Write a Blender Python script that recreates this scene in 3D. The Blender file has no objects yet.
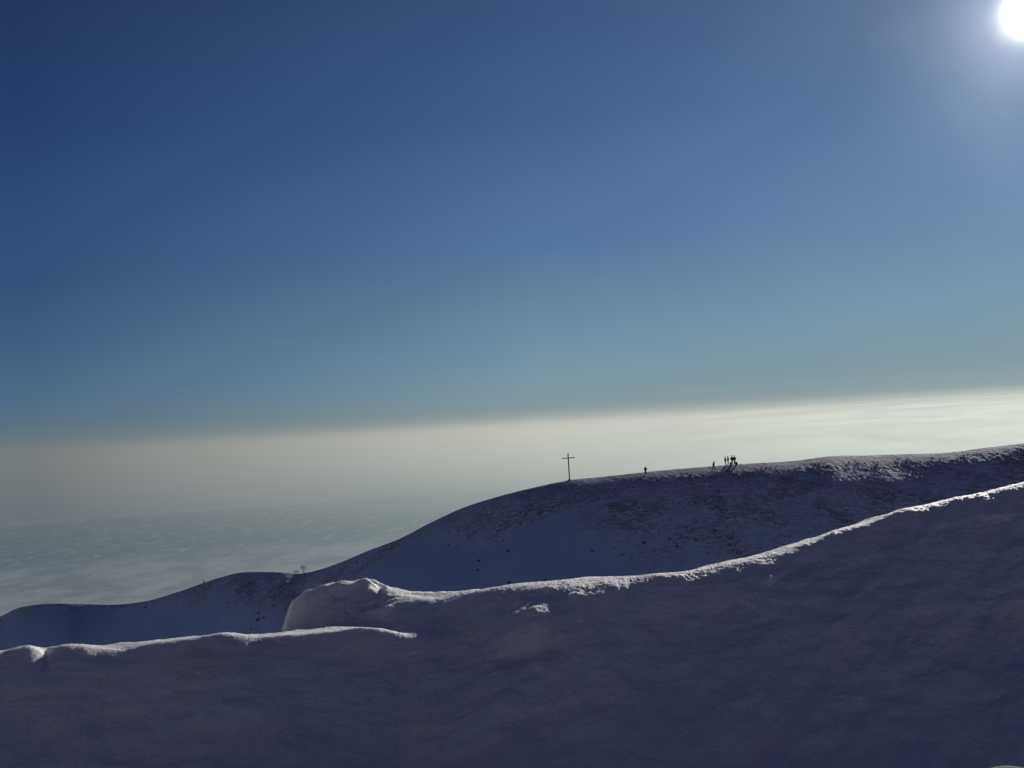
import bpy, math, random
import numpy as np
from mathutils import Matrix, Vector, noise as mn

random.seed(7)
R = math.radians
sc = bpy.context.scene
col = sc.collection

# ------------------------------------------------------------------ camera
W, H, F = 1024, 768, 1098.0
PITCH, ROLL = R(1.72), R(-3.3)
EYE = Vector((0, 0, 1.65))
rot = Matrix.Rotation(R(90) + PITCH, 3, 'X') @ Matrix.Rotation(ROLL, 3, 'Z')
cam_d = bpy.data.cameras.new('camera')
cam = bpy.data.objects.new('camera', cam_d)
col.objects.link(cam)
cam.matrix_world = Matrix.Translation(EYE) @ rot.to_4x4()
cam_d.sensor_width = 36
cam_d.lens = 36 * F / W
cam_d.clip_start = 0.05
cam_d.clip_end = 600000
sc.camera = cam


def ray(px, py):
    d = rot @ Vector(((px - W / 2) / F, -(py - H / 2) / F, -1))
    return d.normalized()


def at(px, py, depth):
    """the point of the place seen in direction (px, py) whose y is depth metres"""
    d = ray(px, py)
    return EYE + d * (depth / d.y)


# ------------------------------------------------------------------ helpers
def lin(c):
    return [((v / 255) / 12.92 if v / 255 <= 0.04045 else ((v / 255 + 0.055) / 1.055) ** 2.4) for v in c]


def tag(o, label=None, cat=None, group=None, kind=None):
    if label: o['label'] = label
    if cat: o['category'] = cat
    if group: o['group'] = group
    if kind: o['kind'] = kind
    return o


def link(name, me, mat=None, parent=None):
    o = bpy.data.objects.new(name, me)
    col.objects.link(o)
    if mat: me.materials.append(mat)
    if parent: o.parent = parent
    return o


def empty(name, loc, rz=0):
    o = bpy.data.objects.new(name, None)
    col.objects.link(o)
    o.location = loc
    o.rotation_euler = (0, 0, rz)
    o.empty_display_size = 0.2
    return o


def mesh(name, vs, fs, smooth=True):
    me = bpy.data.meshes.new(name)
    me.from_pydata(vs, [], fs)
    if smooth: me.polygons.foreach_set('use_smooth', [True] * len(me.polygons))
    me.update()
    return me


def grid_mesh(name, X, Y, Z, close=False):
    nr, nc = X.shape
    vs = np.stack([X, Y, Z], -1).reshape(-1, 3).astype(np.float32)
    idx = np.arange(nr * nc).reshape(nr, nc)
    if close: idx = np.concatenate([idx, idx[:, :1]], 1)
    q = np.stack([idx[:-1, :-1], idx[:-1, 1:], idx[1:, 1:], idx[1:, :-1]], -1).reshape(-1, 4)
    me = bpy.data.meshes.new(name)
    me.vertices.add(len(vs)); me.vertices.foreach_set('co', vs.ravel())
    me.loops.add(q.size); me.loops.foreach_set('vertex_index', q.ravel().astype(np.int32))
    me.polygons.add(len(q))
    me.polygons.foreach_set('loop_start', np.arange(0, q.size, 4, dtype=np.int32))
    me.polygons.foreach_set('use_smooth', np.ones(len(q), dtype=bool))
    me.update(calc_edges=True)
    return me


def h2(ix, iy, s):
    n = (ix.astype(np.int64) * 374761393 + iy.astype(np.int64) * 668265263 + s * 1442695041) & 0xffffffff
    n = ((n ^ (n >> 13)) * 1274126177) & 0xffffffff
    n = ((n ^ (n >> 15)) * 2246822519) & 0xffffffff
    return ((n ^ (n >> 16)) & 0xffffff) / float(0xffffff)


def gn(x, y, s=0):
    """gradient noise, about -0.7..0.7"""
    x, y = np.broadcast_arrays(np.asarray(x, float), np.asarray(y, float))
    ix, iy = np.floor(x), np.floor(y)
    fx, fy = x - ix, y - iy
    ux, uy = fx ** 3 * (fx * (fx * 6 - 15) + 10), fy ** 3 * (fy * (fy * 6 - 15) + 10)
    r = 0
    for dx in (0, 1):
        for dy in (0, 1):
            a = h2(ix + dx, iy + dy, s) * 2 * math.pi
            g = np.cos(a) * (fx - dx) + np.sin(a) * (fy - dy)
            r = r + g * (ux if dx else 1 - ux) * (uy if dy else 1 - uy)
    return r


def fbm(x, y, o=4, s=0, gain=0.5):
    r, a = 0, 1
    for k in range(o):
        r = r + a * gn(x * 2 ** k + 11.3 * k, y * 2 ** k - 7.1 * k, s + k)
        a *= gain
    return r


def sstep(a, b, x):
    t = np.clip((np.asarray(x, float) - a) / (b - a), 0, 1)
    return t * t * (3 - 2 * t)


def curve(us, vs_, u):
    """smooth interpolation with flat extension"""
    us, vs_ = np.array(us, float), np.array(vs_, float)
    o = np.argsort(us); us, vs_ = us[o], vs_[o]
    m = np.gradient(vs_, us)
    i = np.clip(np.searchsorted(us, u) - 1, 0, len(us) - 2)
    h = us[i + 1] - us[i]
    t = np.clip((u - us[i]) / h, 0, 1)
    r = ((2 * t ** 3 - 3 * t * t + 1) * vs_[i] + (t ** 3 - 2 * t * t + t) * h * m[i]
         + (-2 * t ** 3 + 3 * t * t) * vs_[i + 1] + (t ** 3 - t * t) * h * m[i + 1])
    return r


def tubes(name, segs, n=5):
    """segs: (p0, p1, r0, r1) list as one mesh"""
    vs, fs = [], []
    for p0, p1, r0, r1 in segs:
        p0, p1 = Vector(p0), Vector(p1)
        d = (p1 - p0).normalized()
        a = d.orthogonal().normalized(); b = d.cross(a)
        k = len(vs)
        for p, r in ((p0, r0), (p1, r1)):
            for i in range(n):
                t = 2 * math.pi * i / n
                vs.append(p + a * (r * math.cos(t)) + b * (r * math.sin(t)))
        for i in range(n):
            j = (i + 1) % n
            fs.append((k + i, k + j, k + n + j, k + n + i))
        fs.append(tuple(k + i for i in reversed(range(n))))
        fs.append(tuple(k + n + i for i in range(n)))
    return mesh(name, vs, fs, smooth=False)


# ------------------------------------------------------------------ node helpers
class NT:
    def __init__(s, tree): s.t = tree; s.n = tree.nodes; s.l = tree.links

    def new(s, typ, **kw):
        n = s.n.new(typ)
        for k, v in kw.items(): setattr(n, k, v)
        return n

    def put(s, sock, v):
        if isinstance(v, bpy.types.NodeSocket): s.l.new(v, sock)
        else: sock.default_value = v

    def m(s, op, a, b=None, c=None, clamp=False):
        n = s.new('ShaderNodeMath', operation=op, use_clamp=clamp)
        s.put(n.inputs[0], a)
        if b is not None: s.put(n.inputs[1], b)
        if c is not None: s.put(n.inputs[2], c)
        return n.outputs[0]

    def vm(s, op, a, b=None):
        n = s.new('ShaderNodeVectorMath', operation=op)
        s.put(n.inputs[0], a)
        if b is not None: s.put(n.inputs[1], b)
        return n

    def mix(s, f, a, b, blend='MIX'):
        n = s.new('ShaderNodeMix', data_type='RGBA', blend_type=blend)
        s.put(n.inputs[0], f); s.put(n.inputs[6], a); s.put(n.inputs[7], b)
        return n.outputs[2]

    def ramp(s, f, pts, interp='LINEAR'):
        n = s.new('ShaderNodeValToRGB')
        cr = n.color_ramp; cr.interpolation = interp
        while len(cr.elements) < len(pts): cr.elements.new(0.5)
        for e, (p, c) in zip(cr.elements, pts):
            e.position = p
            e.color = (c, c, c, 1) if not isinstance(c, (list, tuple)) else (*c[:3], 1)
        s.put(n.inputs[0], f)
        return n.outputs[0]

    def rng(s, v, a, b, lo=0.0, hi=1.0, kind='LINEAR'):
        n = s.new('ShaderNodeMapRange', interpolation_type=kind)
        s.put(n.inputs[0], v)
        for i, q in enumerate((a, b, lo, hi)): n.inputs[i + 1].default_value = q
        return n.outputs[0]

    def noise(s, vec, scale, detail=4, rough=0.5, dist=0.0):
        n = s.new('ShaderNodeTexNoise')
        if vec is not None: s.put(n.inputs['Vector'], vec)
        n.inputs['Scale'].default_value = scale
        n.inputs['Detail'].default_value = detail
        n.inputs['Roughness'].default_value = rough
        n.inputs['Distortion'].default_value = dist
        return n.outputs[0]

    def scale(s, vec, v3):
        n = s.new('ShaderNodeMapping'); s.put(n.inputs[0], vec)
        n.inputs['Scale'].default_value = v3
        return n.outputs[0]


# ------------------------------------------------------------------ sun
SUNPX = (1031, 12)
sdir = ray(*SUNPX)
sun_el = math.asin(sdir.z)
sun_az = math.atan2(sdir.x, sdir.y)
sl = bpy.data.lights.new('sun', 'SUN')
sl.energy = SUN_E = 4.4
sl.angle = R(0.5)
sl.color = (1.0, 0.95, 0.88)
so = bpy.data.objects.new('sun', sl)
col.objects.link(so)
so.rotation_euler = sdir.to_track_quat('Z', 'Y').to_euler()

# ------------------------------------------------------------------ the air: colour of sky and distant haze by direction
E0, E1 = -10.0, 35.0
HAZE = {
    'toward': [(-10, (196, 206, 198)), (-5, (206, 216, 207)), (-2.5, (216, 224, 214)), (-1.0, (219, 224, 213)),
               (-0.45, (216, 220, 207)), (-0.15, (180, 190, 185)), (0.2, (146, 162, 165)), (1.4, (130, 154, 163)), (4, (118, 149, 168)),
               (6.6, (103, 139, 170)), (9.7, (98, 126, 168)), (15, (82, 111, 152)), (21, (72, 94, 136)), (35, (40, 54, 88))],
    'middle': [(-10, (130, 143, 148)), (-6, (140, 152, 153)), (-3.6, (163, 172, 168)), (-2.0, (184, 190, 182)), (-0.8, (196, 197, 186)),
               (-0.45, (190, 192, 183)), (-0.05, (155, 164, 164)), (0.4, (134, 152, 157)), (1.5, (124, 150, 162)), (3.5, (112, 143, 163)),
               (8.7, (80, 116, 155)), (15, (62, 93, 138)), (21, (55, 79, 121)), (35, (30, 43, 76))],
    'away': [(-10, (104, 114, 116)), (-6, (101, 112, 120)), (-4, (102, 113, 119)), (-2.0, (112, 120, 122)), (-0.9, (119, 124, 124)),
             (-0.3, (118, 124, 126)), (0.2, (104, 118, 126)), (1.0, (90, 112, 128)), (2.5, (76, 105, 135)), (5, (62, 92, 130)),
             (7.7, (52, 80, 120)), (15, (37, 61, 105)), (22, (32, 49, 88)), (35, (22, 30, 60))],
    'behind': [(-10, (84, 86, 100)), (-1, (96, 98, 112)), (1, (88, 93, 112)), (8, (76, 80, 106)), (20, (62, 66, 94)), (35, (48, 51, 76))],
}


def air_group():
    g = bpy.data.node_groups.new('air_colour', 'ShaderNodeTree')
    g.interface.new_socket('Direction', in_out='INPUT', socket_type='NodeSocketVector')
    g.interface.new_socket('Color', in_out='OUTPUT', socket_type='NodeSocketColor')
    g.interface.new_socket('Cosine', in_out='OUTPUT', socket_type='NodeSocketFloat')
    t = NT(g)
    gi = t.new('NodeGroupInput'); go = t.new('NodeGroupOutput')
    d = t.vm('NORMALIZE', gi.outputs[0]).outputs[0]
    sep = t.new('ShaderNodeSeparateXYZ'); t.put(sep.inputs[0], d)
    e = t.m('MULTIPLY', t.m('ARCSINE', sep.outputs[2]), 180 / math.pi)
    pos = t.rng(e, E0, E1)
    flat = t.new('ShaderNodeCombineXYZ'); t.put(flat.inputs[0], sep.outputs[0]); t.put(flat.inputs[1], sep.outputs[1])
    fn = t.vm('NORMALIZE', flat.outputs[0]).outputs[0]
    c = t.vm('DOT_PRODUCT', fn, (math.sin(sun_az), math.cos(sun_az), 0)).outputs[1]
    da = t.m('MULTIPLY', t.m('ARCCOSINE', t.m('MINIMUM', t.m('MAXIMUM', c, -0.9999), 0.9999)), 180 / math.pi)
    rc = {k: t.ramp(pos, [((p - E0) / (E1 - E0), lin(v)) for p, v in pts]) for k, pts in HAZE.items()}
    r = t.mix(t.rng(da, 0, 25), rc['toward'], rc['middle'])
    r = t.mix(t.m('POWER', t.rng(da, 25, 50), 0.95), r, rc['away'])
    r = t.mix(t.rng(da, 60, 110, kind='SMOOTHSTEP'), r, rc['behind'])
    t.put(go.inputs[0], r)
    t.put(go.inputs[1], t.vm('DOT_PRODUCT', d, tuple(sdir)).outputs[1])
    return g


AIR = air_group()

world = bpy.data.worlds.new('World')
sc.world = world
world.use_nodes = True
t = NT(world.node_tree)
t.n.clear()
tc = t.new('ShaderNodeTexCoord')
ag = t.new('ShaderNodeGroup', node_tree=AIR)
t.put(ag.inputs[0], tc.outputs['Generated'])
gam = t.m('MULTIPLY', t.m('ARCCOSINE', t.m('MINIMUM', ag.outputs[1], 0.9999999)), 180 / math.pi)   # degrees from the sun
base = ag.outputs[0]
# aureole of scattered light round the sun
def glow(amp, width, colr, power=1.0):
    x = t.m('POWER', t.m('DIVIDE', gam, width), power)
    f = t.m('MULTIPLY', t.m('EXPONENT', t.m('MULTIPLY', x, -1)), amp)
    n = t.vm('SCALE', colr); t.put(n.inputs['Scale'], f)
    return n.outputs[0]
ci = t.noise(t.scale(tc.outputs['Generated'], (3, 3, 9)), 2.2, 5, 0.6, 0.6)
base = t.vm('SCALE', base); t.put(base.inputs[0], ag.outputs[0])
t.put(base.inputs['Scale'], t.rng(ci, 0.3, 0.7, 0.985, 1.015)); base = base.outputs[0]
gam = t.m('MULTIPLY', gam, t.rng(t.noise(tc.outputs['Generated'], 9, 3, 0.5), 0.35, 0.65, 0.88, 1.12))
s_ = t.vm('ADD', base, glow(0.11, 7.0, (0.84, 0.92, 0.98))).outputs[0]
s_ = t.vm('ADD', s_, glow(0.50, 2.2, (0.94, 1.0, 1.04), 1.2)).outputs[0]
s_ = t.vm('ADD', s_, glow(7.0, 0.66, (1, 0.98, 0.95), 1.7)).outputs[0]
sky = t.new('ShaderNodeTexSky', sky_type='NISHITA')
sky.sun_disc = False
sky.sun_elevation = sun_el
sky.sun_rotation = sun_az
sky.altitude = 1000
sky.air_density = 1.0
sky.dust_density = 0.4
bg1 = t.new('ShaderNodeBackground'); t.put(bg1.inputs[0], s_); bg1.inputs[1].default_value = 1.0
# the physical sky adds its blue only above the haze line
z = t.new('ShaderNodeSeparateXYZ'); t.put(z.inputs[0], tc.outputs['Generated'])
skm = t.vm('SCALE', sky.outputs[0]); t.put(skm.inputs['Scale'], t.rng(z.outputs[2], 0.02, 0.2))
bg2 = t.new('ShaderNodeBackground'); t.put(bg2.inputs[0], skm.outputs[0]); bg2.inputs[1].default_value = 0.001
add = t.new('ShaderNodeAddShader'); t.l.new(bg1.outputs[0], add.inputs[0]); t.l.new(bg2.outputs[0], add.inputs[1])
out = t.new('ShaderNodeOutputWorld'); t.l.new(add.outputs[0], out.inputs[0])


# ------------------------------------------------------------------ materials
def mat_new(name):
    m = bpy.data.materials.new(name); m.use_nodes = True
    t = NT(m.node_tree); t.n.clear()
    o = t.new('ShaderNodeOutputMaterial')
    return m, t, o


def bsdf(t, o, colr, rough=0.8, bump=None, spec=0.2):
    b = t.new('ShaderNodeBsdfPrincipled')
    t.put(b.inputs['Base Color'], colr if isinstance(colr, bpy.types.NodeSocket) else (*colr[:3], 1))
    t.put(b.inputs['Roughness'], rough)
    t.put(b.inputs['Specular IOR Level'], spec)
    if bump is not None: t.l.new(bump, b.inputs['Normal'])
    t.l.new(b.outputs[0], o.inputs[0])
    return b


def bump(t, h, strength, dist, prev=None):
    n = t.new('ShaderNodeBump'); n.inputs['Strength'].default_value = strength
    n.inputs['Distance'].default_value = dist; t.put(n.inputs['Height'], h)
    if prev is not None: t.l.new(prev, n.inputs['Normal'])
    return n.outputs[0]


def simple(name, c, rough=0.8, var=0.15, sc_=6.0, spec=0.2):
    m, t, o = mat_new(name)
    tcn = t.new('ShaderNodeTexCoord')
    n = t.noise(tcn.outputs['Object'], sc_, 3)
    c0 = [v * (1 - var) for v in c]; c1 = [v * (1 + var) for v in c]
    bsdf(t, o, t.mix(n, (*c0, 1), (*c1, 1)), rough, spec=spec)
    return m


STAIN = at(196, 656, 5.55)
# near snow
M_BANK, t, o = mat_new('wind_packed_snow')
g = t.new('ShaderNodeNewGeometry')
P = g.outputs['Position']
big = t.noise(P, 0.9, 3)
mid = t.noise(t.scale(P, (3, 8, 8)), 1.0, 4, 0.55)
c = t.mix(t.rng(big, 0.35, 0.65), (0.72, 0.72, 0.69, 1), (0.82, 0.79, 0.72, 1))
c = t.mix(t.rng(mid, 0.3, 0.7), c, t.mix(0.75, c, (0.66, 0.69, 0.76, 1)))
dst = t.vm('DISTANCE', t.vm('ADD', P, (0, 0, 0)).outputs[0], tuple(STAIN)).outputs[1]
wob = t.m('ADD', dst, t.m('MULTIPLY', t.m('SUBTRACT', t.noise(P, 9, 3), 0.5), 0.25))
c = t.mix(t.m('MULTIPLY', t.rng(wob, 0.02, 0.17, 1, 0, kind='SMOOTHSTEP'), 0.4), c, (0.66, 0.50, 0.36, 1))
fine = t.noise(P, 90, 4, 0.6)
grit = t.noise(P, 300, 2, 0.6)
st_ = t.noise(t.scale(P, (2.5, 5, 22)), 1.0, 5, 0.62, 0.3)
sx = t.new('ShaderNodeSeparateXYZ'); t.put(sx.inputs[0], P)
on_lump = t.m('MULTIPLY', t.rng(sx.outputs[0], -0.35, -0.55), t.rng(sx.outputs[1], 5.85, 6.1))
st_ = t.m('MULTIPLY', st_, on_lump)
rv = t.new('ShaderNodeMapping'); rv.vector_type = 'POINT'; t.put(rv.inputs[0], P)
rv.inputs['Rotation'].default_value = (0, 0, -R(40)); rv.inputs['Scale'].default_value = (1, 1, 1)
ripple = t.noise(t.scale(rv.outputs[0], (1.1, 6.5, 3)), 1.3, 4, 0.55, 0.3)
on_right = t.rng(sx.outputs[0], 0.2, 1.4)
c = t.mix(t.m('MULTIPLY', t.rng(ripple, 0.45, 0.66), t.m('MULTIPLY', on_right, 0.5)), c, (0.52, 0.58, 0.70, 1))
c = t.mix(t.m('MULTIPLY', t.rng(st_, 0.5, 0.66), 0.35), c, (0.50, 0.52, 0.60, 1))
nb = bump(t, mid, 0.8, 0.05)
nb = bump(t, st_, 0.8, 0.02, nb)
nb = bump(t, t.m('MULTIPLY', ripple, on_right), 0.7, 0.05, nb)
nb = bump(t, fine, 0.9, 0.010, nb)
nb = bump(t, grit, 0.6, 0.003, nb)
b = bsdf(t, o, c, 0.62, nb, 0.35)
b.inputs['Subsurface Weight'].default_value = 0.55
b.inputs['Subsurface Radius'].default_value = (1.0, 0.95, 0.9)
b.inputs['Subsurface Scale'].default_value = 0.05

# far slope snow
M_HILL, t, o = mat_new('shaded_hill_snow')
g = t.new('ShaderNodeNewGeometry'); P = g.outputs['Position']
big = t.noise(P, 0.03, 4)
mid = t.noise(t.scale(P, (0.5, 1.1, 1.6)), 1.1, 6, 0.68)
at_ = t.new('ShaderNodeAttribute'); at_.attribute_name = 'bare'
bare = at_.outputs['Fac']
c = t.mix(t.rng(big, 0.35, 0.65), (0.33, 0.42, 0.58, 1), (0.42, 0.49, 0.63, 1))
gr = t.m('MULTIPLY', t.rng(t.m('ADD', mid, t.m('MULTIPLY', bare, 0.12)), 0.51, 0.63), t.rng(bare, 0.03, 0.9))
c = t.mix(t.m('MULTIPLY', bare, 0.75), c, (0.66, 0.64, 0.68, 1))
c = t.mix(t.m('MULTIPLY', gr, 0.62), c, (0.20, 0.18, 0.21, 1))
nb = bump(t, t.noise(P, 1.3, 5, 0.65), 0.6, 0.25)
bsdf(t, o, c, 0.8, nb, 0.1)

# plain below; its haze is painted in as a glow, brighter towards the sun
M_PLAIN, t, o = mat_new('snow_plain_painted_haze')
g = t.new('ShaderNodeNewGeometry'); P = g.outputs['Position']
sp = t.new('ShaderNodeSeparateXYZ'); t.put(sp.inputs[0], P)
fl = t.new('ShaderNodeCombineXYZ'); t.put(fl.inputs[0], sp.outputs[0]); t.put(fl.inputs[1], sp.outputs[1])
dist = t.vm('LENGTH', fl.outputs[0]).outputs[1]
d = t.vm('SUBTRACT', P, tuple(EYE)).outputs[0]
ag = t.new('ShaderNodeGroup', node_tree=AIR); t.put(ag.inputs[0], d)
Pk = t.vm('SCALE', P); Pk.inputs['Scale'].default_value = 0.001
pk = Pk.outputs[0]
n1 = t.noise(t.scale(pk, (1.3, 0.8, 1.0)), 2.0, 6, 0.62, 0.2)
n2 = t.noise(t.scale(pk, (2.6, 1.3, 1)), 3.2, 5, 0.6, 0.2)
hillz = t.m('MULTIPLY', t.rng(dist, 9200, 10400, kind='SMOOTHSTEP'), t.rng(dist, 14500, 15300, 1, 0))
fields = t.mix(t.rng(n1, 0.42, 0.58), (0.20, 0.23, 0.28, 1), (0.56, 0.55, 0.55, 1))
woods = t.mix(t.rng(n2, 0.56, 0.62), (0.04, 0.08, 0.13, 1), (0.42, 0.45, 0.48, 1))
surf = t.mix(hillz, fields, woods)
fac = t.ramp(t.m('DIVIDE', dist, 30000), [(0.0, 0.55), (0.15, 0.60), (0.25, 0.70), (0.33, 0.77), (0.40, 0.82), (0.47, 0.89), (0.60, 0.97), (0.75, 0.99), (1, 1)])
# low cloud streaks painted into the haze glow on the sunward side
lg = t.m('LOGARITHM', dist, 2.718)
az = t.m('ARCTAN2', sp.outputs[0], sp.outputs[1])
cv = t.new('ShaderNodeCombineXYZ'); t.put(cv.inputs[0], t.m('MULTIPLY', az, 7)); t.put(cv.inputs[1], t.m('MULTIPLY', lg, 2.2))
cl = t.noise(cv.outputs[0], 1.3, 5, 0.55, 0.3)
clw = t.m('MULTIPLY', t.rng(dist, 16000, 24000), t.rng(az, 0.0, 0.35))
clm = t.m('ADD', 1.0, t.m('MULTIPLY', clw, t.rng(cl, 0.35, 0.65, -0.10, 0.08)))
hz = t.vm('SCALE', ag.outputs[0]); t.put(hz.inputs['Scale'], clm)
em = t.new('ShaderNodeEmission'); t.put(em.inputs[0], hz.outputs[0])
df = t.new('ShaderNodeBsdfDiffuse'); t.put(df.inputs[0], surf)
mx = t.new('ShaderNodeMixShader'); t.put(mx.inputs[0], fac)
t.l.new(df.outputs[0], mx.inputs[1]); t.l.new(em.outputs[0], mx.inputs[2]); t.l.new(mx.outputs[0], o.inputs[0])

# ------------------------------------------------------------------ near snow bank (ploughed and wind packed)
def pxcurve(pts, soft=0):
    """(px, py, depth) -> u, depth, z"""
    ps = [at(*p) for p in pts]
    u, D, Z = (np.array(q) for q in ([p.x / p.y for p in ps], [p.y for p in ps], [p.z for p in ps]))
    if not soft: return list(u), list(D), list(Z)
    # the line runs smoothly in plan; only its height has the small ups and downs
    Ds = np.mean([np.interp(u + q, u, D) for q in np.linspace(-soft, soft, 21)], 0)
    return list(u), list(Ds), list(EYE.z + (Z - EYE.z) / D * Ds)


front = [(-160, 668, 5.74), (-60, 660, 5.74), (0, 652, 5.74), (20, 647, 5.74), (31, 646, 5.74), (40, 650, 5.74), (46, 654, 5.74), (51, 650, 5.74), (60, 646, 5.74), (80, 645, 5.74), (100, 648, 5.74), (120, 649, 5.74), (150, 643, 5.74), (180, 639, 5.74), (205, 636, 5.74), (222, 633.5, 5.74), (238, 635, 5.74), (252, 637.5, 5.74), (290, 635, 5.74), (330, 632, 5.76), (365, 628, 5.76), (388, 630, 5.76), (410, 635, 5.8), (440, 643, 5.8), (500, 660, 5.78), (560, 680, 5.78), (700, 750, 5.78), (1100, 900, 5.78)]
back = [(-200, 800, 6.8), (120, 770, 6.8), (230, 715, 6.75), (262, 680, 6.7), (276, 655, 6.66), (284, 622, 6.64), (289, 607, 6.62), (300, 597, 6.6), (315, 591, 6.6),
        (330, 587, 6.6), (350, 585, 6.6), (368, 581, 6.58), (374, 585, 6.56), (381, 589, 6.55), (384, 586, 6.54), (392, 589, 6.5), (410, 594, 6.42), (430, 597, 6.32), (455, 594, 6.2),
        (480, 590, 6.1), (520, 585, 6.0), (560, 583, 5.97), (600, 581, 5.95), (650, 575, 5.95), (700, 569, 6.0), (760, 557, 6.1),
        (800, 545, 6.15), (832, 533, 6.2), (860, 526, 6.2), (905, 510, 6.3), (930, 506, 6.3), (955, 498, 6.35), (985, 491, 6.4),
        (1024, 482, 6.4), (1100, 470, 6.5), (1200, 462, 6.6)]
fu, fd, fz = pxcurve(front, 0.09)
bu, bd, bz = pxcurve(back, 0.03)
rfu, rfv = pxcurve([(0, 650, 5.5), (60, 650, 5.5), (230, 635, 5.5), (420, 622, 5.5), (500, 640, 5.5)])[0], [0.09, 0.07, 0.055, 0.05, 0.2]
rbu, rbv = pxcurve([(280, 600, 7), (330, 590, 7), (400, 590, 7), (440, 596, 6.4), (520, 585, 6), (600, 580, 6), (640, 576, 6), (700, 570, 6),
                    (770, 552, 6), (800, 544, 6), (860, 526, 6), (930, 506, 6), (1024, 482, 6.4)])[0], \
    [0.10, 0.13, 0.22, 0.20, 0.17, 0.22, 0.11, 0.09, 0.16, 0.15, 0.07, 0.11, 0.10]


def bank_height(u, y):
    x = u * y
    warp = (0.03 + 0.05 * sstep(-0.1, 0, u)) * gn(x * 1.6, y * 1.1, 5) + 0.02 * gn(x * 7, y * 3, 6)
    zs = []
    for (cu_, cd_, cz_, ru_, rv_, w_, sd) in ((fu, fd, fz, rfu, rfv, 0.15, 31), (bu, bd, bz, rbu, rbv, 0.45, 33)):
        u1 = u[:1]
        D, Zc = curve(cu_, cd_, u1), curve(cu_, cz_, u1)
        Zs = np.mean([curve(cu_, cz_, u1 + q) for q in np.linspace(-.05, .05, 11)], 0)
        r = curve(ru_, rv_, u1) * (1 + w_ * gn(u1 * 13, 0 * u1, sd))
        s = y - D + warp
        # the small ups and downs of the crest die out down the face
        zc = Zs + (Zc - Zs) * np.exp(-(s / 0.13) ** 2)
        if sd == 31:
            s = s + 0 * u
            fs_, bk = 0.68 - 0.22 * sstep(-0.15, 0.0, u), 0.24 * (np.sqrt(s * s + 0.01) - 0.1) + 0.5 * np.maximum(0, s - 2.5)
        else:
            fs_ = 0.80 - 0.35 * sstep(-0.17, -0.1, u) + 0.13 * sstep(-0.04, 0.05, u)
            bk = 0.5 * (np.sqrt(s * s + 0.16) - 0.4)
        zs.append(zc - np.where(s < 0, fs_ * (np.sqrt(s * s + r * r) - r), bk))
        if sd == 33: near = np.exp(-(s / (0.10 + r)) ** 2)
        else: near1 = np.exp(-(s / (0.20 + r)) ** 2)
    z1, z2 = zs
    k = 0.02 + 0.16 * sstep(-0.17, -0.06, u)
    h = np.clip(0.5 + 0.5 * (z1 - z2) / k, 0, 1)
    z = z2 * (1 - h) + z1 * h + k * h * (1 - h)
    near = near1 * h + near * (1 - h)
    # lumps on the face, wind ripples, crumbs near the crest
    z = z + 0.050 * (1 - (0.80 + 0.2 * sstep(-0.1, -0.2, u)) * near) * fbm(x * 1.3, y * 1.5, 3, 40) + (0.016 - 0.012 * near) * fbm(x * 5, y * 6, 4, 50, 0.6)
    z = z + (0.040 * gn(x * 2.2, y * 8 + x * 1.5, 61) + 0.020 * gn(x * 5, y * 20, 62) + 0.05 * np.abs(gn(x * 6, y * 7, 63))) * (1 - 0.25 * near) * sstep(-0.09, -0.14, u) * (1 - h)
    z = z + (1 - near) * (0.020 * gn((x + 0.79 * y) * 1.5, (y - 0.79 * x) * 5, 60) + 0.007 * gn((x + 0.79 * y) * 3, (y - 0.79 * x) * 13, 64)) * sstep(0.0, 0.3, u)
    near = near * (0.45 + 0.55 * sstep(-0.13, -0.06, u))
    crumb = np.abs(gn(x * 22, y * 22, 70)) + 0.5 * np.abs(gn(x * 48, y * 48, 71))
    rag = 0.25 + 0.75 * sstep(-0.1, 0.3, gn(x * 1.7, y * 1.2, 75))
    z = z + near * rag * (0.005 * (crumb - 0.3) + 0.007 * np.maximum(0, gn(x * 15, y * 9, 72)))
    z = z + (0.0012 + 0.0020 * near) * gn(x * 75, y * 60, 74) + 0.002 * near * gn(x * 38, y * 30, 76)
    # the scooped lump below the middle crest
    p = at(525, 634, 5.62)
    q = ((x - p.x) / 0.14) ** 2 + ((y - p.y) / 0.13) ** 2
    z = z + 0.040 * np.exp(-q ** 1.5)
    q2 = ((x - p.x) / 0.10) ** 2 + ((y - (p.y - 0.2)) / 0.06) ** 2
    z = z - 0.05 * np.exp(-q2)
    # small lit nubs
    for (px, py, dd, sz) in ((518, 601, 5.8, .035), (574, 602, 5.75, .03), (690, 596, 5.6, .035), (388, 612, 6.2, .04), (548, 592, 5.88, .03), (938, 511, 6.1, .04), (770, 566, 5.8, .02)):
        p = at(px, py, dd)
        z = z + 0.016 * np.exp(-(((x - p.x) / (sz * 1.1)) ** 2 + ((y - p.y) / sz) ** 2))
    return z


def far_fall(y, z8):
    return z8 - 0.62 * (y - 8)


us = np.concatenate([-np.geomspace(4, 0.62, 60), np.linspace(-0.6, 0.6, 1750), np.geomspace(0.62, 4, 60)])
ys = np.concatenate([np.linspace(2.0, 3.9, 60), np.linspace(3.92, 5.0, 90), np.linspace(5.01, 6.8, 230), np.linspace(6.815, 8.0, 90), np.linspace(8.1, 11, 40)])
U, Y = np.meshgrid(us, ys)
Z = bank_height(U, Y)
gz = 0.03 * fbm(U * Y * 0.8, Y * 0.8, 3, 90)
Z = np.where(Y < 5, np.maximum(Z, gz), Z)
Z = Z - np.maximum(0, Y - 8) * 0.35
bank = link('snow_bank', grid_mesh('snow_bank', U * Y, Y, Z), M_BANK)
tag(bank, 'wind packed bank of shaded snow with a sunlit crumbling crest in the foreground', 'snow bank', kind='structure')

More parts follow.
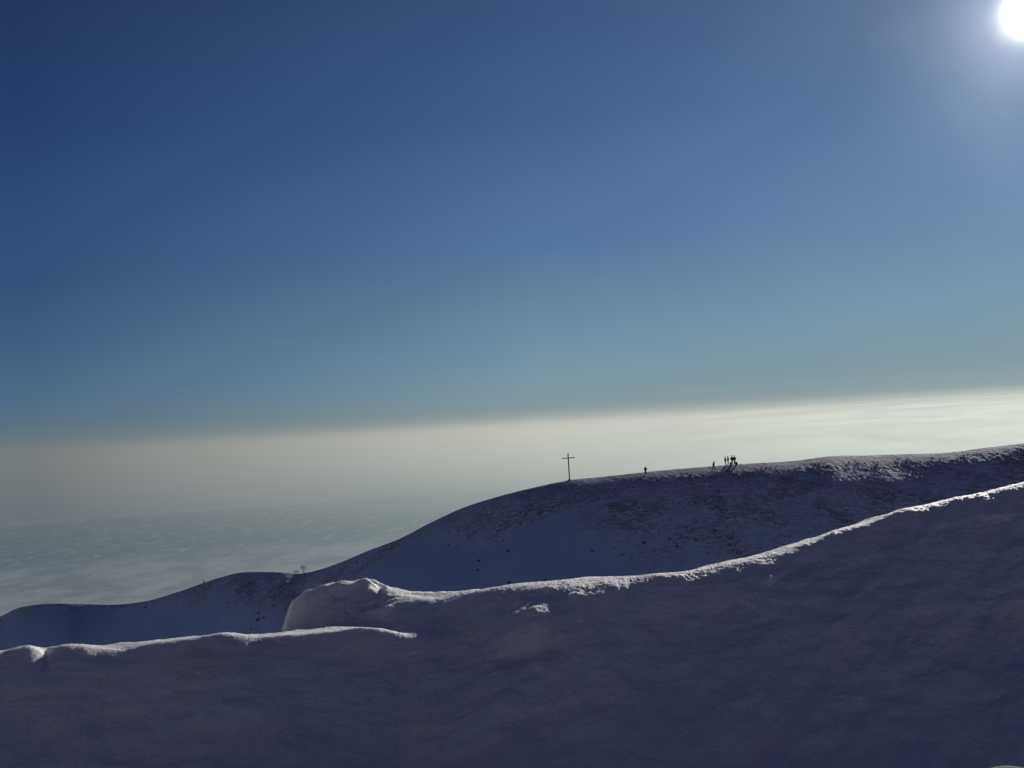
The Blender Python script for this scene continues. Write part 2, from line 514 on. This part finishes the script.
# trampled ground behind the photographer
gx, gy = np.meshgrid(np.linspace(-60, 60, 160), np.linspace(-60, 2.02, 90))
gme = grid_mesh('snow_ground', gx, gy, 0.03 * fbm(gx * 0.8, gy * 0.8, 3, 90) - 0.004)
tag(link('snow_ground', gme, M_BANK), kind='structure')

# ------------------------------------------------------------------ the far hill
ridge = [(-220, 690, 370), (-120, 655, 350), (-40, 630, 335), (0, 618, 325), (16, 610, 320), (35, 606, 315), (60, 604.5, 308), (90, 605, 304), (120, 605.5, 298), (150, 601.5, 290),
         (180, 592.5, 282), (215, 580.5, 272), (240, 574, 266), (258, 573, 263), (280, 573.5, 258), (300, 575, 255), (318, 571.5, 250), (340, 564, 247),
         (370, 551.5, 242), (400, 540, 238), (430, 524.5, 235), (460, 510.5, 232), (500, 497.5, 229), (540, 487.5, 227), (570, 481.5, 226),
         (600, 478.5, 226), (640, 474, 226), (700, 468.5, 227), (740, 465.5, 228), (800, 461.5, 230), (830, 457.5, 232), (860, 456.8, 234), (900, 455.5, 236), (950, 453.5, 238),
         (985, 449, 240), (1024, 444.5, 242), (1100, 436, 246), (1250, 425, 252)]
hu, hd, hz_ = pxcurve(ridge)
def atu(px, py=520): r_ = ray(px, py); return r_.x / r_.y
Ru = [atu(p) for p in (0, 60, 120, 200, 250, 300, 330, 400, 480, 570, 640, 720, 800, 900, 1024)]
Rv = [10, 16, 12, 12, 24, 22, 14, 12, 11, 13, 15, 15, 16, 17, 17]


def hill_height(u, y):
    x = u * y
    D, Zc, rr = curve(hu, hd, u), curve(hu, hz_, u), curve(Ru, Rv, u)
    slope = 0.60 + 0.05 * gn(u * 6, 0 * y, 3)
    s = y - D + 3.0 * gn(x * 0.035, y * 0.03, 9) * sstep(0, 15, np.abs(y - D))
    a = 0.235 + 0.02 * gn(u * 9, 0 * y, 4)
    f = np.where(s < 0, -a * s + (slope - a) * (np.sqrt(s * s + rr * rr) - rr), 0.42 * (np.sqrt(s * s + 9) - 3))
    z = Zc - f + 0.28
    # gullies running down the left shoulder and soft swells
    m = sstep(-6, -30, y - D) if False else sstep(6, 30, D - y)
    left = sstep(-0.05, -0.25, u)
    z = z + m * (0.8 + 0.6 * left) * gn(x * 0.09 + y * 0.03, y * 0.025 + x * 0.012, 12)
    right = sstep(0.05, 0.3, u)
    z = z + right * 0.5 * gn(x * 0.06, y * 0.09, 14) * sstep(2, 14, D - y)
    rough = bare_mask(u, y)
    rough = rough * (0.25 + 0.75 * sstep(1.5, 9, D - y))
    z = z + (0.02 + 0.05 * rough) * fbm(x * 0.55, y * 0.5, 3, 20, 0.6) + 0.11 * rough * fbm(x * 1.3, y * 0.7, 3, 25)
    z = np.where(y < D, np.maximum(z, -105 + 3 * gn(x * 0.02, y * 0.02, 15)), z)
    return z


def bare_mask(u, y):
    """how much dead grass breaks the snow: strongest on the wind-scoured ridge"""
    x = u * y
    D = curve(hu, hd, u)
    t_ = D - y
    wide = curve([atu(p) for p in (0, 150, 250, 300, 350, 450, 560, 650, 760, 900, 1024)], [6, 6, 24, 24, 10, 13, 22, 34, 46, 56, 56], u)
    m = 1 - sstep(wide * 0.35, wide * 1.25, t_ + 9 * gn(x * 0.07, y * 0.09, 77))
    return np.clip(m, 0, 1) * (0.55 + 0.45 * sstep(-0.25, 0.25, gn(x * 0.12, y * 0.16, 78)))


def hill_full(u, y):
    zh = hill_height(u, y)
    zb = far_fall(y, -1.2)
    z = np.maximum(zh, zb)
    return z


us = np.concatenate([-np.geomspace(4, 0.66, 70), np.linspace(-0.65, 0.65, 1500), np.geomspace(0.66, 4, 70)])
ys = np.concatenate([np.linspace(9, 150, 60), np.linspace(151, 188, 60), np.linspace(188.3, 275, 300), np.linspace(275.5, 340, 110), np.linspace(342, 420, 40), np.geomspace(425, 4200, 60)])
U, Y = np.meshgrid(us, ys)
Z = hill_full(U, Y)
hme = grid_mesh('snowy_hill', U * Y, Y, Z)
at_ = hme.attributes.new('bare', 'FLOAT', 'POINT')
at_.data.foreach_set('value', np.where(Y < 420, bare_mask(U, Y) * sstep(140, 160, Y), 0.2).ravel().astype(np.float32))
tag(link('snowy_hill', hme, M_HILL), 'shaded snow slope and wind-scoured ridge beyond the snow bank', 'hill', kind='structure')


def hill_point(u, y):
    return Vector((u * y, y, float(hill_full(np.array([float(u)]), np.array([float(y)]))[0])))


def hill_hit(px, py):
    """where the far slope lies in a given direction from the viewpoint"""
    r_ = ray(px, py); u = r_.x / r_.y
    yy = np.arange(150, 400, 0.25)
    zz = hill_full(np.full_like(yy, u), yy)
    ok = np.nonzero(zz >= EYE.z + r_.z / r_.y * yy)[0]
    i = ok[0] if len(ok) else int(np.argmin(np.abs(EYE.z + r_.z / r_.y * yy - zz) / yy))
    return u, float(yy[i])


# ------------------------------------------------------------------ the plain and its low wooded hills, haze painted in the material
rad = np.concatenate([np.linspace(1200, 8000, 30), np.linspace(8100, 16000, 90), np.geomspace(16500, 320000, 40)])
ang = np.linspace(0, 2 * math.pi, 480, endpoint=False)
A, RR = np.meshgrid(ang, rad)
X, Yp = RR * np.sin(A), RR * np.cos(A)
hm = sstep(8800, 11500, RR) * (1 - sstep(14200, 15200, RR))
Zp = -1000 + hm * (25 + 40 * fbm(X / 2200, Yp / 1800, 4, 200)) + sstep(8800, 5000, RR) * 12 * fbm(X / 1500, Yp / 1500, 3, 210)
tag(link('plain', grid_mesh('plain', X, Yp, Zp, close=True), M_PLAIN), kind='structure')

# ------------------------------------------------------------------ cross on the ridge
M_IRON = simple('dark_weathered_metal', (0.030, 0.036, 0.034), 0.55)


def beam(name, p0, p1, w, d, mat, parent, bevel=0.02):
    p0, p1 = Vector(p0), Vector(p1)
    ax = (p1 - p0).normalized()
    n = Vector((0, 1, 0)); s = ax.cross(n).normalized()
    vs = []
    L = (p1 - p0).length
    rings = [(0, 1 - bevel / w * 1.5), (bevel, 1), (L - bevel, 1), (L, 1 - bevel / w * 1.5)]
    for z_, k in rings:
        for a, b in ((-1, -.8), (-.8, -1), (.8, -1), (1, -.8), (1, .8), (.8, 1), (-.8, 1), (-1, .8)):
            vs.append(p0 + ax * z_ + s * (a * w / 2 * k) + n * (b * d / 2 * k))
    fs = []
    for r_ in range(3):
        for i in range(8):
            j = (i + 1) % 8
            fs.append((r_ * 8 + i, r_ * 8 + j, r_ * 8 + 8 + j, r_ * 8 + 8 + i))
    fs.append(tuple(reversed(range(8)))); fs.append(tuple(range(24, 32)))
    return link(name, mesh(name, vs, fs, False), mat, parent)


cu = atu(569.6, 481)
cy = 226.5
base = hill_point(cu, cy)
cr = empty('summit_cross', base, R(12))
tag(cr, 'tall thin dark cross standing alone on the ridge against the haze', 'cross')
beam('upright', (0, 0, -0.4), (0, 0, 5.55), 0.20, 0.20, M_IRON, cr)
beam('crossbar', (-1.38, -0.01, 4.55), (1.38, -0.01, 4.55), 0.17, 0.15, M_IRON, cr)
beam('footing', (0, 0, -0.35), (0, 0, 0.16), 0.6, 0.6, simple('frosted_stone', (0.2, 0.2, 0.2)), cr)

# ------------------------------------------------------------------ people
def skin_mesh(name, verts, edges, radii, mat, parent, root=0, sub=1):
    me = bpy.data.meshes.new(name)
    me.from_pydata(verts, edges, [])
    o = link(name, me, mat, parent)
    md = o.modifiers.new('skin', 'SKIN')
    md.use_smooth_shade = True
    if not me.skin_vertices: me.skin_vertices.new()
    for i, r_ in enumerate(radii):
        me.skin_vertices[0].data[i].radius = r_ if isinstance(r_, tuple) else (r_, r_)
    me.skin_vertices[0].data[root].use_root = True
    s2 = o.modifiers.new('sub', 'SUBSURF'); s2.levels = sub; s2.render_levels = sub
    return o


def trouser_mat(name, c):
    m, t, o = mat_new(name)
    tcn = t.new('ShaderNodeTexCoord'); sp = t.new('ShaderNodeSeparateXYZ'); t.put(sp.inputs[0], tcn.outputs['Object'])
    boots = t.m('LESS_THAN', sp.outputs[2], 0.16)
    skin = t.m('GREATER_THAN', sp.outputs[2], 1.44)
    cc = t.mix(boots, (*c, 1), (0.02, 0.018, 0.016, 1))
    cc = t.mix(skin, cc, (0.42, 0.26, 0.19, 1))
    bsdf(t, o, cc, 0.8)
    return m


def person(loc, rz, label, coat, legs, hat, lean=0.0, stride=0.12, arms='down', group=None, pack=None):
    e = empty('person', loc, rz)
    e.scale = (1.06, 1.06, 1.06)
    tag(e, label, 'person', group)
    L = lean
    def P_(x, y, z_): return (x, y - L * max(0, z_ - 0.8), z_)     # faces -y
    st = stride
    v = [P_(0, 0, .95), P_(0, 0, 1.15), P_(0, 0, 1.36), P_(0, 0, 1.47), P_(0, -.01, 1.58), P_(0, -.01, 1.71),
         P_(-.10, 0, .90), P_(-.11, -st * .5 - .03, .50), P_(-.11, -st, .10), P_(-.12, -st - .17, .05),
         P_(.10, 0, .90), P_(.11, st * .4 - .03, .50), P_(.11, st, .10), P_(.12, st - .17, .05), P_(0, -.115, 1.60)]
    ed = [(0, 1), (1, 2), (2, 3), (3, 4), (4, 5), (0, 6), (6, 7), (7, 8), (8, 9), (0, 10), (10, 11), (11, 12), (12, 13), (4, 14)]
    rr = [(.18, .14), (.14, .10), (.15, .10), .06, (.09, .105), .075, .125, .095, .075, .055, .125, .095, .075, .055, .018]
    if arms == 'down': hl, hr, el, er = (-.27, -.06, .88), (.27, -.06, .88), (-.25, .02, 1.13), (.25, .02, 1.13)
    elif arms == 'hips': hl, hr, el, er = (-.17, -.10, 1.0), (.17, -.10, 1.0), (-.36, .04, 1.12), (.36, .04, 1.12)
    elif arms == 'pocket': hl, hr, el, er = (-.20, -.10, .97), (.20, -.10, .97), (-.29, .05, 1.12), (.29, .05, 1.12)
    else: hl, hr, el, er = (-.20, -.40, 1.18), (.26, -.02, .90), (-.27, -.10, 1.10), (.25, .03, 1.13)
    body = skin_mesh('body', v, ed, rr, legs, e)
    # jacket with sleeves
    jv = [P_(0, 0, .82), P_(0, 0, 1.0), P_(0, 0, 1.20), P_(0, 0, 1.38), P_(0, 0, 1.46),
          P_(-.19, 0, 1.40), P_(*el), P_(hl[0], hl[1], hl[2] + .03), P_(.19, 0, 1.40), P_(*er), P_(hr[0], hr[1], hr[2] + .03)]
    je = [(0, 1), (1, 2), (2, 3), (3, 4), (3, 5), (5, 6), (6, 7), (3, 8), (8, 9), (9, 10)]
    jr = [(.26, .20), (.25, .20), (.25, .20), (.22, .17), .09, .12, .095, .06, .12, .095, .06]
    skin_mesh('jacket', jv, je, jr, coat, e, 2)
    for sgn, hnd, elb in ((-1, hl, el), (1, hr, er)):
        a = Vector(P_(*hnd)); b = (a - Vector(P_(*elb))).normalized()
        side = Vector((-sgn, 0, 0))
        hv, he, hr_ = [a, a + b * .07], [(0, 1)], [(.03, .018), (.04, .02)]
        for k, (off, ln) in enumerate(((-.03, .065), (-.01, .078), (.01, .074), (.03, .06))):
            p = a + b * .09 + Vector((0, off, 0)); q = p + b * ln * .6; r_ = q + b * ln * .45 + side * .02
            n = len(hv); hv += [p, q, r_]; he += [(1, n), (n, n + 1), (n + 1, n + 2)]; hr_ += [.011, .010, .009]
        n = len(hv)
        hv += [a + b * .03 + Vector((0, -.04, 0)), a + b * .07 + Vector((0, -.065, 0)) + side * .01]
        he += [(0, n), (n, n + 1)]; hr_ += [.013, .011]
        skin_mesh('glove', [tuple(q) for q in hv], he, hr_, GLOVE, e)
    # hat, slightly pointed knit cap
    vs, fs = [], []
    prof = [(.105, 1.64), (.118, 1.645), (.118, 1.69), (.108, 1.70), (.10, 1.75), (.07, 1.80), (.03, 1.825), (.03, 1.85), (.001, 1.865)]
    for r_, z_ in prof:
        for i in range(14):
            a = 2 * math.pi * i / 14
            vs.append(P_(r_ * math.cos(a) * .9, -.01 + r_ * math.sin(a), z_))
    for k in range(len(prof) - 1):
        for i in range(14):
            j = (i + 1) % 14
            fs.append((k * 14 + i, k * 14 + j, k * 14 + 14 + j, k * 14 + 14 + i))
    link('hat', mesh('hat', vs, fs), hat, e)
    if pack:
        vs, fs = rounded_box(.30, .20, .46)
        o = link('worn_rucksack', mesh('pack', [(x, y + .24 - L * .4, z_ + 1.18) for x, y, z_ in vs], fs), pack, e)
    return e


def rounded_box(w, d, h, n=2.6, nu=20, nv=12):
    vs, fs = [], []
    f = lambda c_: math.copysign(abs(c_) ** (2 / n), c_)
    for j in range(nv + 1):
        ph = -math.pi / 2 + math.pi * j / nv
        for i in range(nu):
            th = 2 * math.pi * i / nu
            vs.append((w / 2 * f(math.cos(ph)) * f(math.cos(th)), d / 2 * f(math.cos(ph)) * f(math.sin(th)), h / 2 * f(math.sin(ph))))
    for j in range(nv):
        for i in range(nu):
            k = (i + 1) % nu
            fs.append((j * nu + i, j * nu + k, j * nu + nu + k, j * nu + nu + i))
    return vs, fs


GLOVE = simple('black_glove', (0.015, 0.015, 0.015))
C_black = simple('black_jacket', (0.018, 0.02, 0.022)); C_green = simple('dark_green_jacket', (0.02, 0.045, 0.025))
C_navy = simple('navy_jacket', (0.02, 0.025, 0.05)); C_grey = simple('charcoal_jacket', (0.035, 0.035, 0.04))
H_black = simple('black_knit', (0.02, 0.02, 0.02)); H_grey = simple('grey_knit', (0.08, 0.08, 0.09))
L_dark = trouser_mat('dark_trousers', (0.02, 0.022, 0.03)); L_grey = trouser_mat('grey_trousers', (0.07, 0.07, 0.09)); L_pale = trouser_mat('pale_trousers', (0.45, 0.46, 0.48))
PK = simple('dark_pack_cloth', (0.02, 0.025, 0.02))


def ridge_spot(px, back_m):
    """on the ridge in the direction px, back_m metres behind (+) or in front (-) of the crest line"""
    u = atu(px, 470)
    y = float(curve(hu, hd, np.array([u]))[0]) + back_m
    return hill_point(u, y)


person(ridge_spot(645.5, -1.5), R(200), 'lone person in dark clothes standing on the ridge right of the cross, hands on hips', C_green, L_dark, H_black, arms='hips', stride=.03, pack=PK).scale = (.92, .92, .92)
G = 'hikers gathered on the ridge'
person(ridge_spot(713.6, -2.6), R(95), 'person in black a few steps down left of the group, leaning forward while walking', C_black, L_grey, H_black, lean=.22, stride=.22, arms='pocket', group=G)
person(ridge_spot(725.9, -0.3), R(70), 'person in charcoal jacket and grey trousers, leftmost of the tight group', C_grey, L_grey, H_grey, stride=.05, arms='pocket', group=G)
person(ridge_spot(728.7, 0.3), R(250), 'person in navy jacket standing second from left in the tight group', C_navy, L_grey, H_black, stride=.06, arms='down', group=G)
person(ridge_spot(732.6, 0.8), R(120), 'tallest person in black at the middle of the tight group', C_black, L_pale, H_black, stride=.05, arms='hips', group=G).scale = (1.08, 1.08, 1.08)
person(ridge_spot(735.2, 0.6), R(210), 'person in dark green jacket and pale trousers, rightmost of the tight group', C_green, L_pale, H_black, stride=.08, arms='pocket', group=G)


def rucksack(loc, rz, label):
    e = empty('rucksack', loc, rz)
    tag(e, label, 'rucksack', 'rucksacks set down on the snow')
    vs, fs = rounded_box(.50, .36, .62)
    link('bag', mesh('bag', [(x, y, z_ + .28) for x, y, z_ in vs], fs), PK, e)
    vs, fs = rounded_box(.32, .14, .26)
    link('pocket', mesh('pocket', [(x, y - .19, z_ + .20) for x, y, z_ in vs], fs), PK, e)
    vs, fs = rounded_box(.42, .38, .16)
    link('lid', mesh('lid', [(x, y, z_ + .58) for x, y, z_ in vs], fs), C_black, e)
    for s_ in (-1, 1):
        link('strap', tubes('strap', [((s_ * .12, .17, .5), (s_ * .14, .27, .35), .02, .02), ((s_ * .14, .27, .35), (s_ * .13, .17, .1), .02, .02)]), C_black, e)


rucksack(ridge_spot(731.3, -0.5), .3, 'dark rucksack lying on the snow between the two pairs of hikers')
rucksack(ridge_spot(736.8, -0.4), -.4, 'dark rucksack lying on the snow at the right end of the hikers')

# ------------------------------------------------------------------ stake, bare shrubs, dwarf shrubs, dead grass
M_WOOD = simple('grey_weathered_wood', (0.06, 0.05, 0.045)); M_TWIG = simple('brown_twigs', (0.055, 0.04, 0.03))
u, y = atu(203.8, 583), None
D0 = float(curve(hu, hd, np.array([u]))[0])
st = empty('marker_stake', hill_point(u, D0 - 1.0), 0)
tag(st, 'short dark marker stake on the low left shoulder of the ridge', 'stake')
link('post', tubes('post', [((0, 0, -.2), (0.02, 0, 1.15), .11, .08)], 8), M_WOOD, st)
link('cap', tubes('cap', [((0.02, 0, 1.15), (0.02, 0, 1.25), .12, .05)], 8), M_WOOD, st)


def branch(segs, p, d, L, r, depth, rnd, spread=.55, n=3):
    q = p + d * L
    segs.append((tuple(p), tuple(q), r, r * .65))
    if depth == 0: return
    for _ in range(n):
        dd = (d + Vector((rnd.uniform(-1, 1), rnd.uniform(-1, 1), rnd.uniform(-.3, .7))) * spread).normalized()
        branch(segs, p + d * L * rnd.uniform(.55, 1), dd, L * rnd.uniform(.6, .85), r * .6, depth - 1, rnd, spread, n)


def bare_shrub(px, py, label, h, seed):
    u, y = atu(px, py), None
    y = float(curve(hu, hd, np.array([u]))[0]) - 1.5
    rnd = random.Random(seed)
    e = empty('bare_shrub', hill_point(u, y), 0)
    tag(e, label, 'shrub', 'bare shrubs in the notch of the ridge')
    st_, tw = [], []
    for k in range(7):
        d = Vector((rnd.uniform(-.5, .5), rnd.uniform(-.5, .5), 1)).normalized()
        st_.append(((0, 0, -.2), tuple(d * h * .35), .045, .03))
        branch(tw, d * h * .33, d, h * .26, .026, 3, rnd)
    link('stem', tubes('stem', st_), M_TWIG, e)
    link('twigs', tubes('twigs', tw, 3), M_TWIG, e)


bare_shrub(304.6, 574, 'taller bare twiggy shrub in the notch where the shoulder meets the big slope', 2.7, 1)
bare_shrub(296.2, 574, 'lower bare shrub just left of the tall one in the ridge notch', 1.5, 2)

shr = [(259, 613.5, .5), (258, 621, .7), (264, 618, .45), (251, 629, .4), (146, 608, .6), (357, 562.7, .5), (449, 546, .4), (508, 551.5, .6), (479, 562, .55),
       (478, 571, .45), (509, 584, .6), (546, 580.5, .45), (592, 551, .6), (644, 544, .55), (669.5, 539.5, .5), (677, 547, .5), (715, 531.5, .5), (504, 542, .35),
       (600, 556, .3), (614, 549, .35), (655, 552, .3), (696, 541, .4), (730, 545, .35), (560, 548, .3), (420, 556, .3), (236, 602, .35), (273, 606, .35)]
names = {0: 'upper dark dwarf shrub of the trio low on the left slope', 1: 'largest dark dwarf shrub of the trio low on the left slope', 2: 'right-hand dwarf shrub of the trio low on the left slope',
         4: 'round dark dwarf shrub just under the crest of the low left shoulder', 5: 'dark dwarf shrub high on the slope right of the ridge notch',
         10: 'dark dwarf shrub touching the snow bank crest from behind, left of the middle'}
protos = []
for k in range(4):
    rnd = random.Random(40 + k)
    vs, fs = [], []
    for i in range(320):      # leaf clumps spread through a low uneven dome
        a = rnd.uniform(0, 2 * math.pi); q = rnd.uniform(0, 1) ** .6; hh = rnd.uniform(0, 1)
        p = Vector((math.cos(a) * q * (1 - hh * .5), math.sin(a) * q * (1 - hh * .5), hh * (.75 + .25 * math.sin(a * 3 + k))))
        s_ = rnd.uniform(.08, .2)
        d1 = Vector((rnd.gauss(0, 1), rnd.gauss(0, 1), rnd.gauss(0, 1))).normalized() * s_
        d2 = d1.orthogonal().normalized() * s_ * .6
        n = len(vs); vs += [p - d1, p + d2, p + d1, p - d2]; fs.append((n, n + 1, n + 2, n + 3))
    protos.append(mesh('leaves', vs, fs, False))
M_DARK = simple('dark_dwarf_shrub', (0.14, 0.15, 0.20))
for p in protos: p.materials.append(M_DARK)
for i, (px, py, s_) in enumerate(shr):
    u, y = hill_hit(px, py)
    e = bpy.data.objects.new('dwarf_shrub', protos[i % 4]); col.objects.link(e)
    e.location = hill_point(u, y) - Vector((0, 0, .08)); e.rotation_euler = (0, 0, i * 1.7)
    e.scale = (s_ * .8, s_ * .8, s_ * .75)
    tag(e, names.get(i, 'small dark dwarf shrub poking through the smooth blue snow of the far slope'), 'shrub', 'dwarf shrubs dotted over the far slope')

# dead grass on the scoured ridge: uncountable
rnd = np.random.RandomState(3)
N = 60000
gu = rnd.uniform(-.6, .62, N); D = curve(hu, hd, gu); gyy = D - rnd.uniform(3, 55, N)
keep = rnd.uniform(0, 1, N) < bare_mask(gu, gyy) ** 1.6 * np.clip(.15 + 1.7 * gn(gu * gyy * .25, gyy * .3, 99), 0, 1)
gu, gyy = gu[keep], gyy[keep]
gz = hill_full(gu, gyy)
n = len(gu)
vs = np.zeros((n, 6, 4, 3), np.float32)
for k in range(6):
    a = rnd.uniform(0, 2 * math.pi, n); h_ = rnd.uniform(.06, .24, n); wd = rnd.uniform(.02, .06, n)
    bx_ = gu * gyy + rnd.normal(0, .12, n); by_ = gyy + rnd.normal(0, .12, n)
    tx, ty = rnd.normal(0, .1, n), rnd.normal(0, .1, n)
    ca, sa = np.cos(a) * wd, np.sin(a) * wd
    vs[:, k, 0] = np.stack([bx_ - ca, by_ - sa, gz - .03], -1)
    vs[:, k, 1] = np.stack([bx_ + ca, by_ + sa, gz - .03], -1)
    vs[:, k, 2] = np.stack([bx_ + tx + ca * .5, by_ + ty + sa * .5, gz + h_], -1)
    vs[:, k, 3] = np.stack([bx_ + tx - ca * .5, by_ + ty - sa * .5, gz + h_], -1)
me = bpy.data.meshes.new('dead_grass')
me.vertices.add(n * 24); me.vertices.foreach_set('co', vs.ravel())
me.loops.add(n * 24); me.loops.foreach_set('vertex_index', np.arange(n * 24, dtype=np.int32))
me.polygons.add(n * 6); me.polygons.foreach_set('loop_start', np.arange(0, n * 24, 4, dtype=np.int32))
me.update(calc_edges=True)
tag(link('dead_grass', me, simple('frosted_dead_grass', (0.12, 0.10, 0.085), var=.5, sc_=.4)),
    'brown dead grass breaking through the thin snow along the wind-scoured ridge', 'grass', kind='stuff')

# ------------------------------------------------------------------ smooth pale lump in the bottom right corner
p = at(1010, 770.8, 2.6)
vs, fs = rounded_box(.30, .26, .20, 2.2, 40, 24)
vs = [(x + .006 * mn.noise(Vector((x * 9, y * 9, z_ * 9))), y, z_ + .004 * mn.noise(Vector((x * 14, y * 14, 3)))) for x, y, z_ in vs]
lump = link('snow_lump', mesh('snow_lump', vs, fs), simple('icy_snow', (0.24, 0.30, 0.26), .9, .05, spec=0.0))
lump.location = (p.x, p.y, p.z - .10)
tag(lump, 'smooth pale rounded snow lump just entering the bottom right corner', 'snow lump')

sc.view_settings.view_transform = 'Standard'
sc.view_settings.look = 'None'
sc.view_settings.exposure = 0
sc.cycles.max_bounces = 6
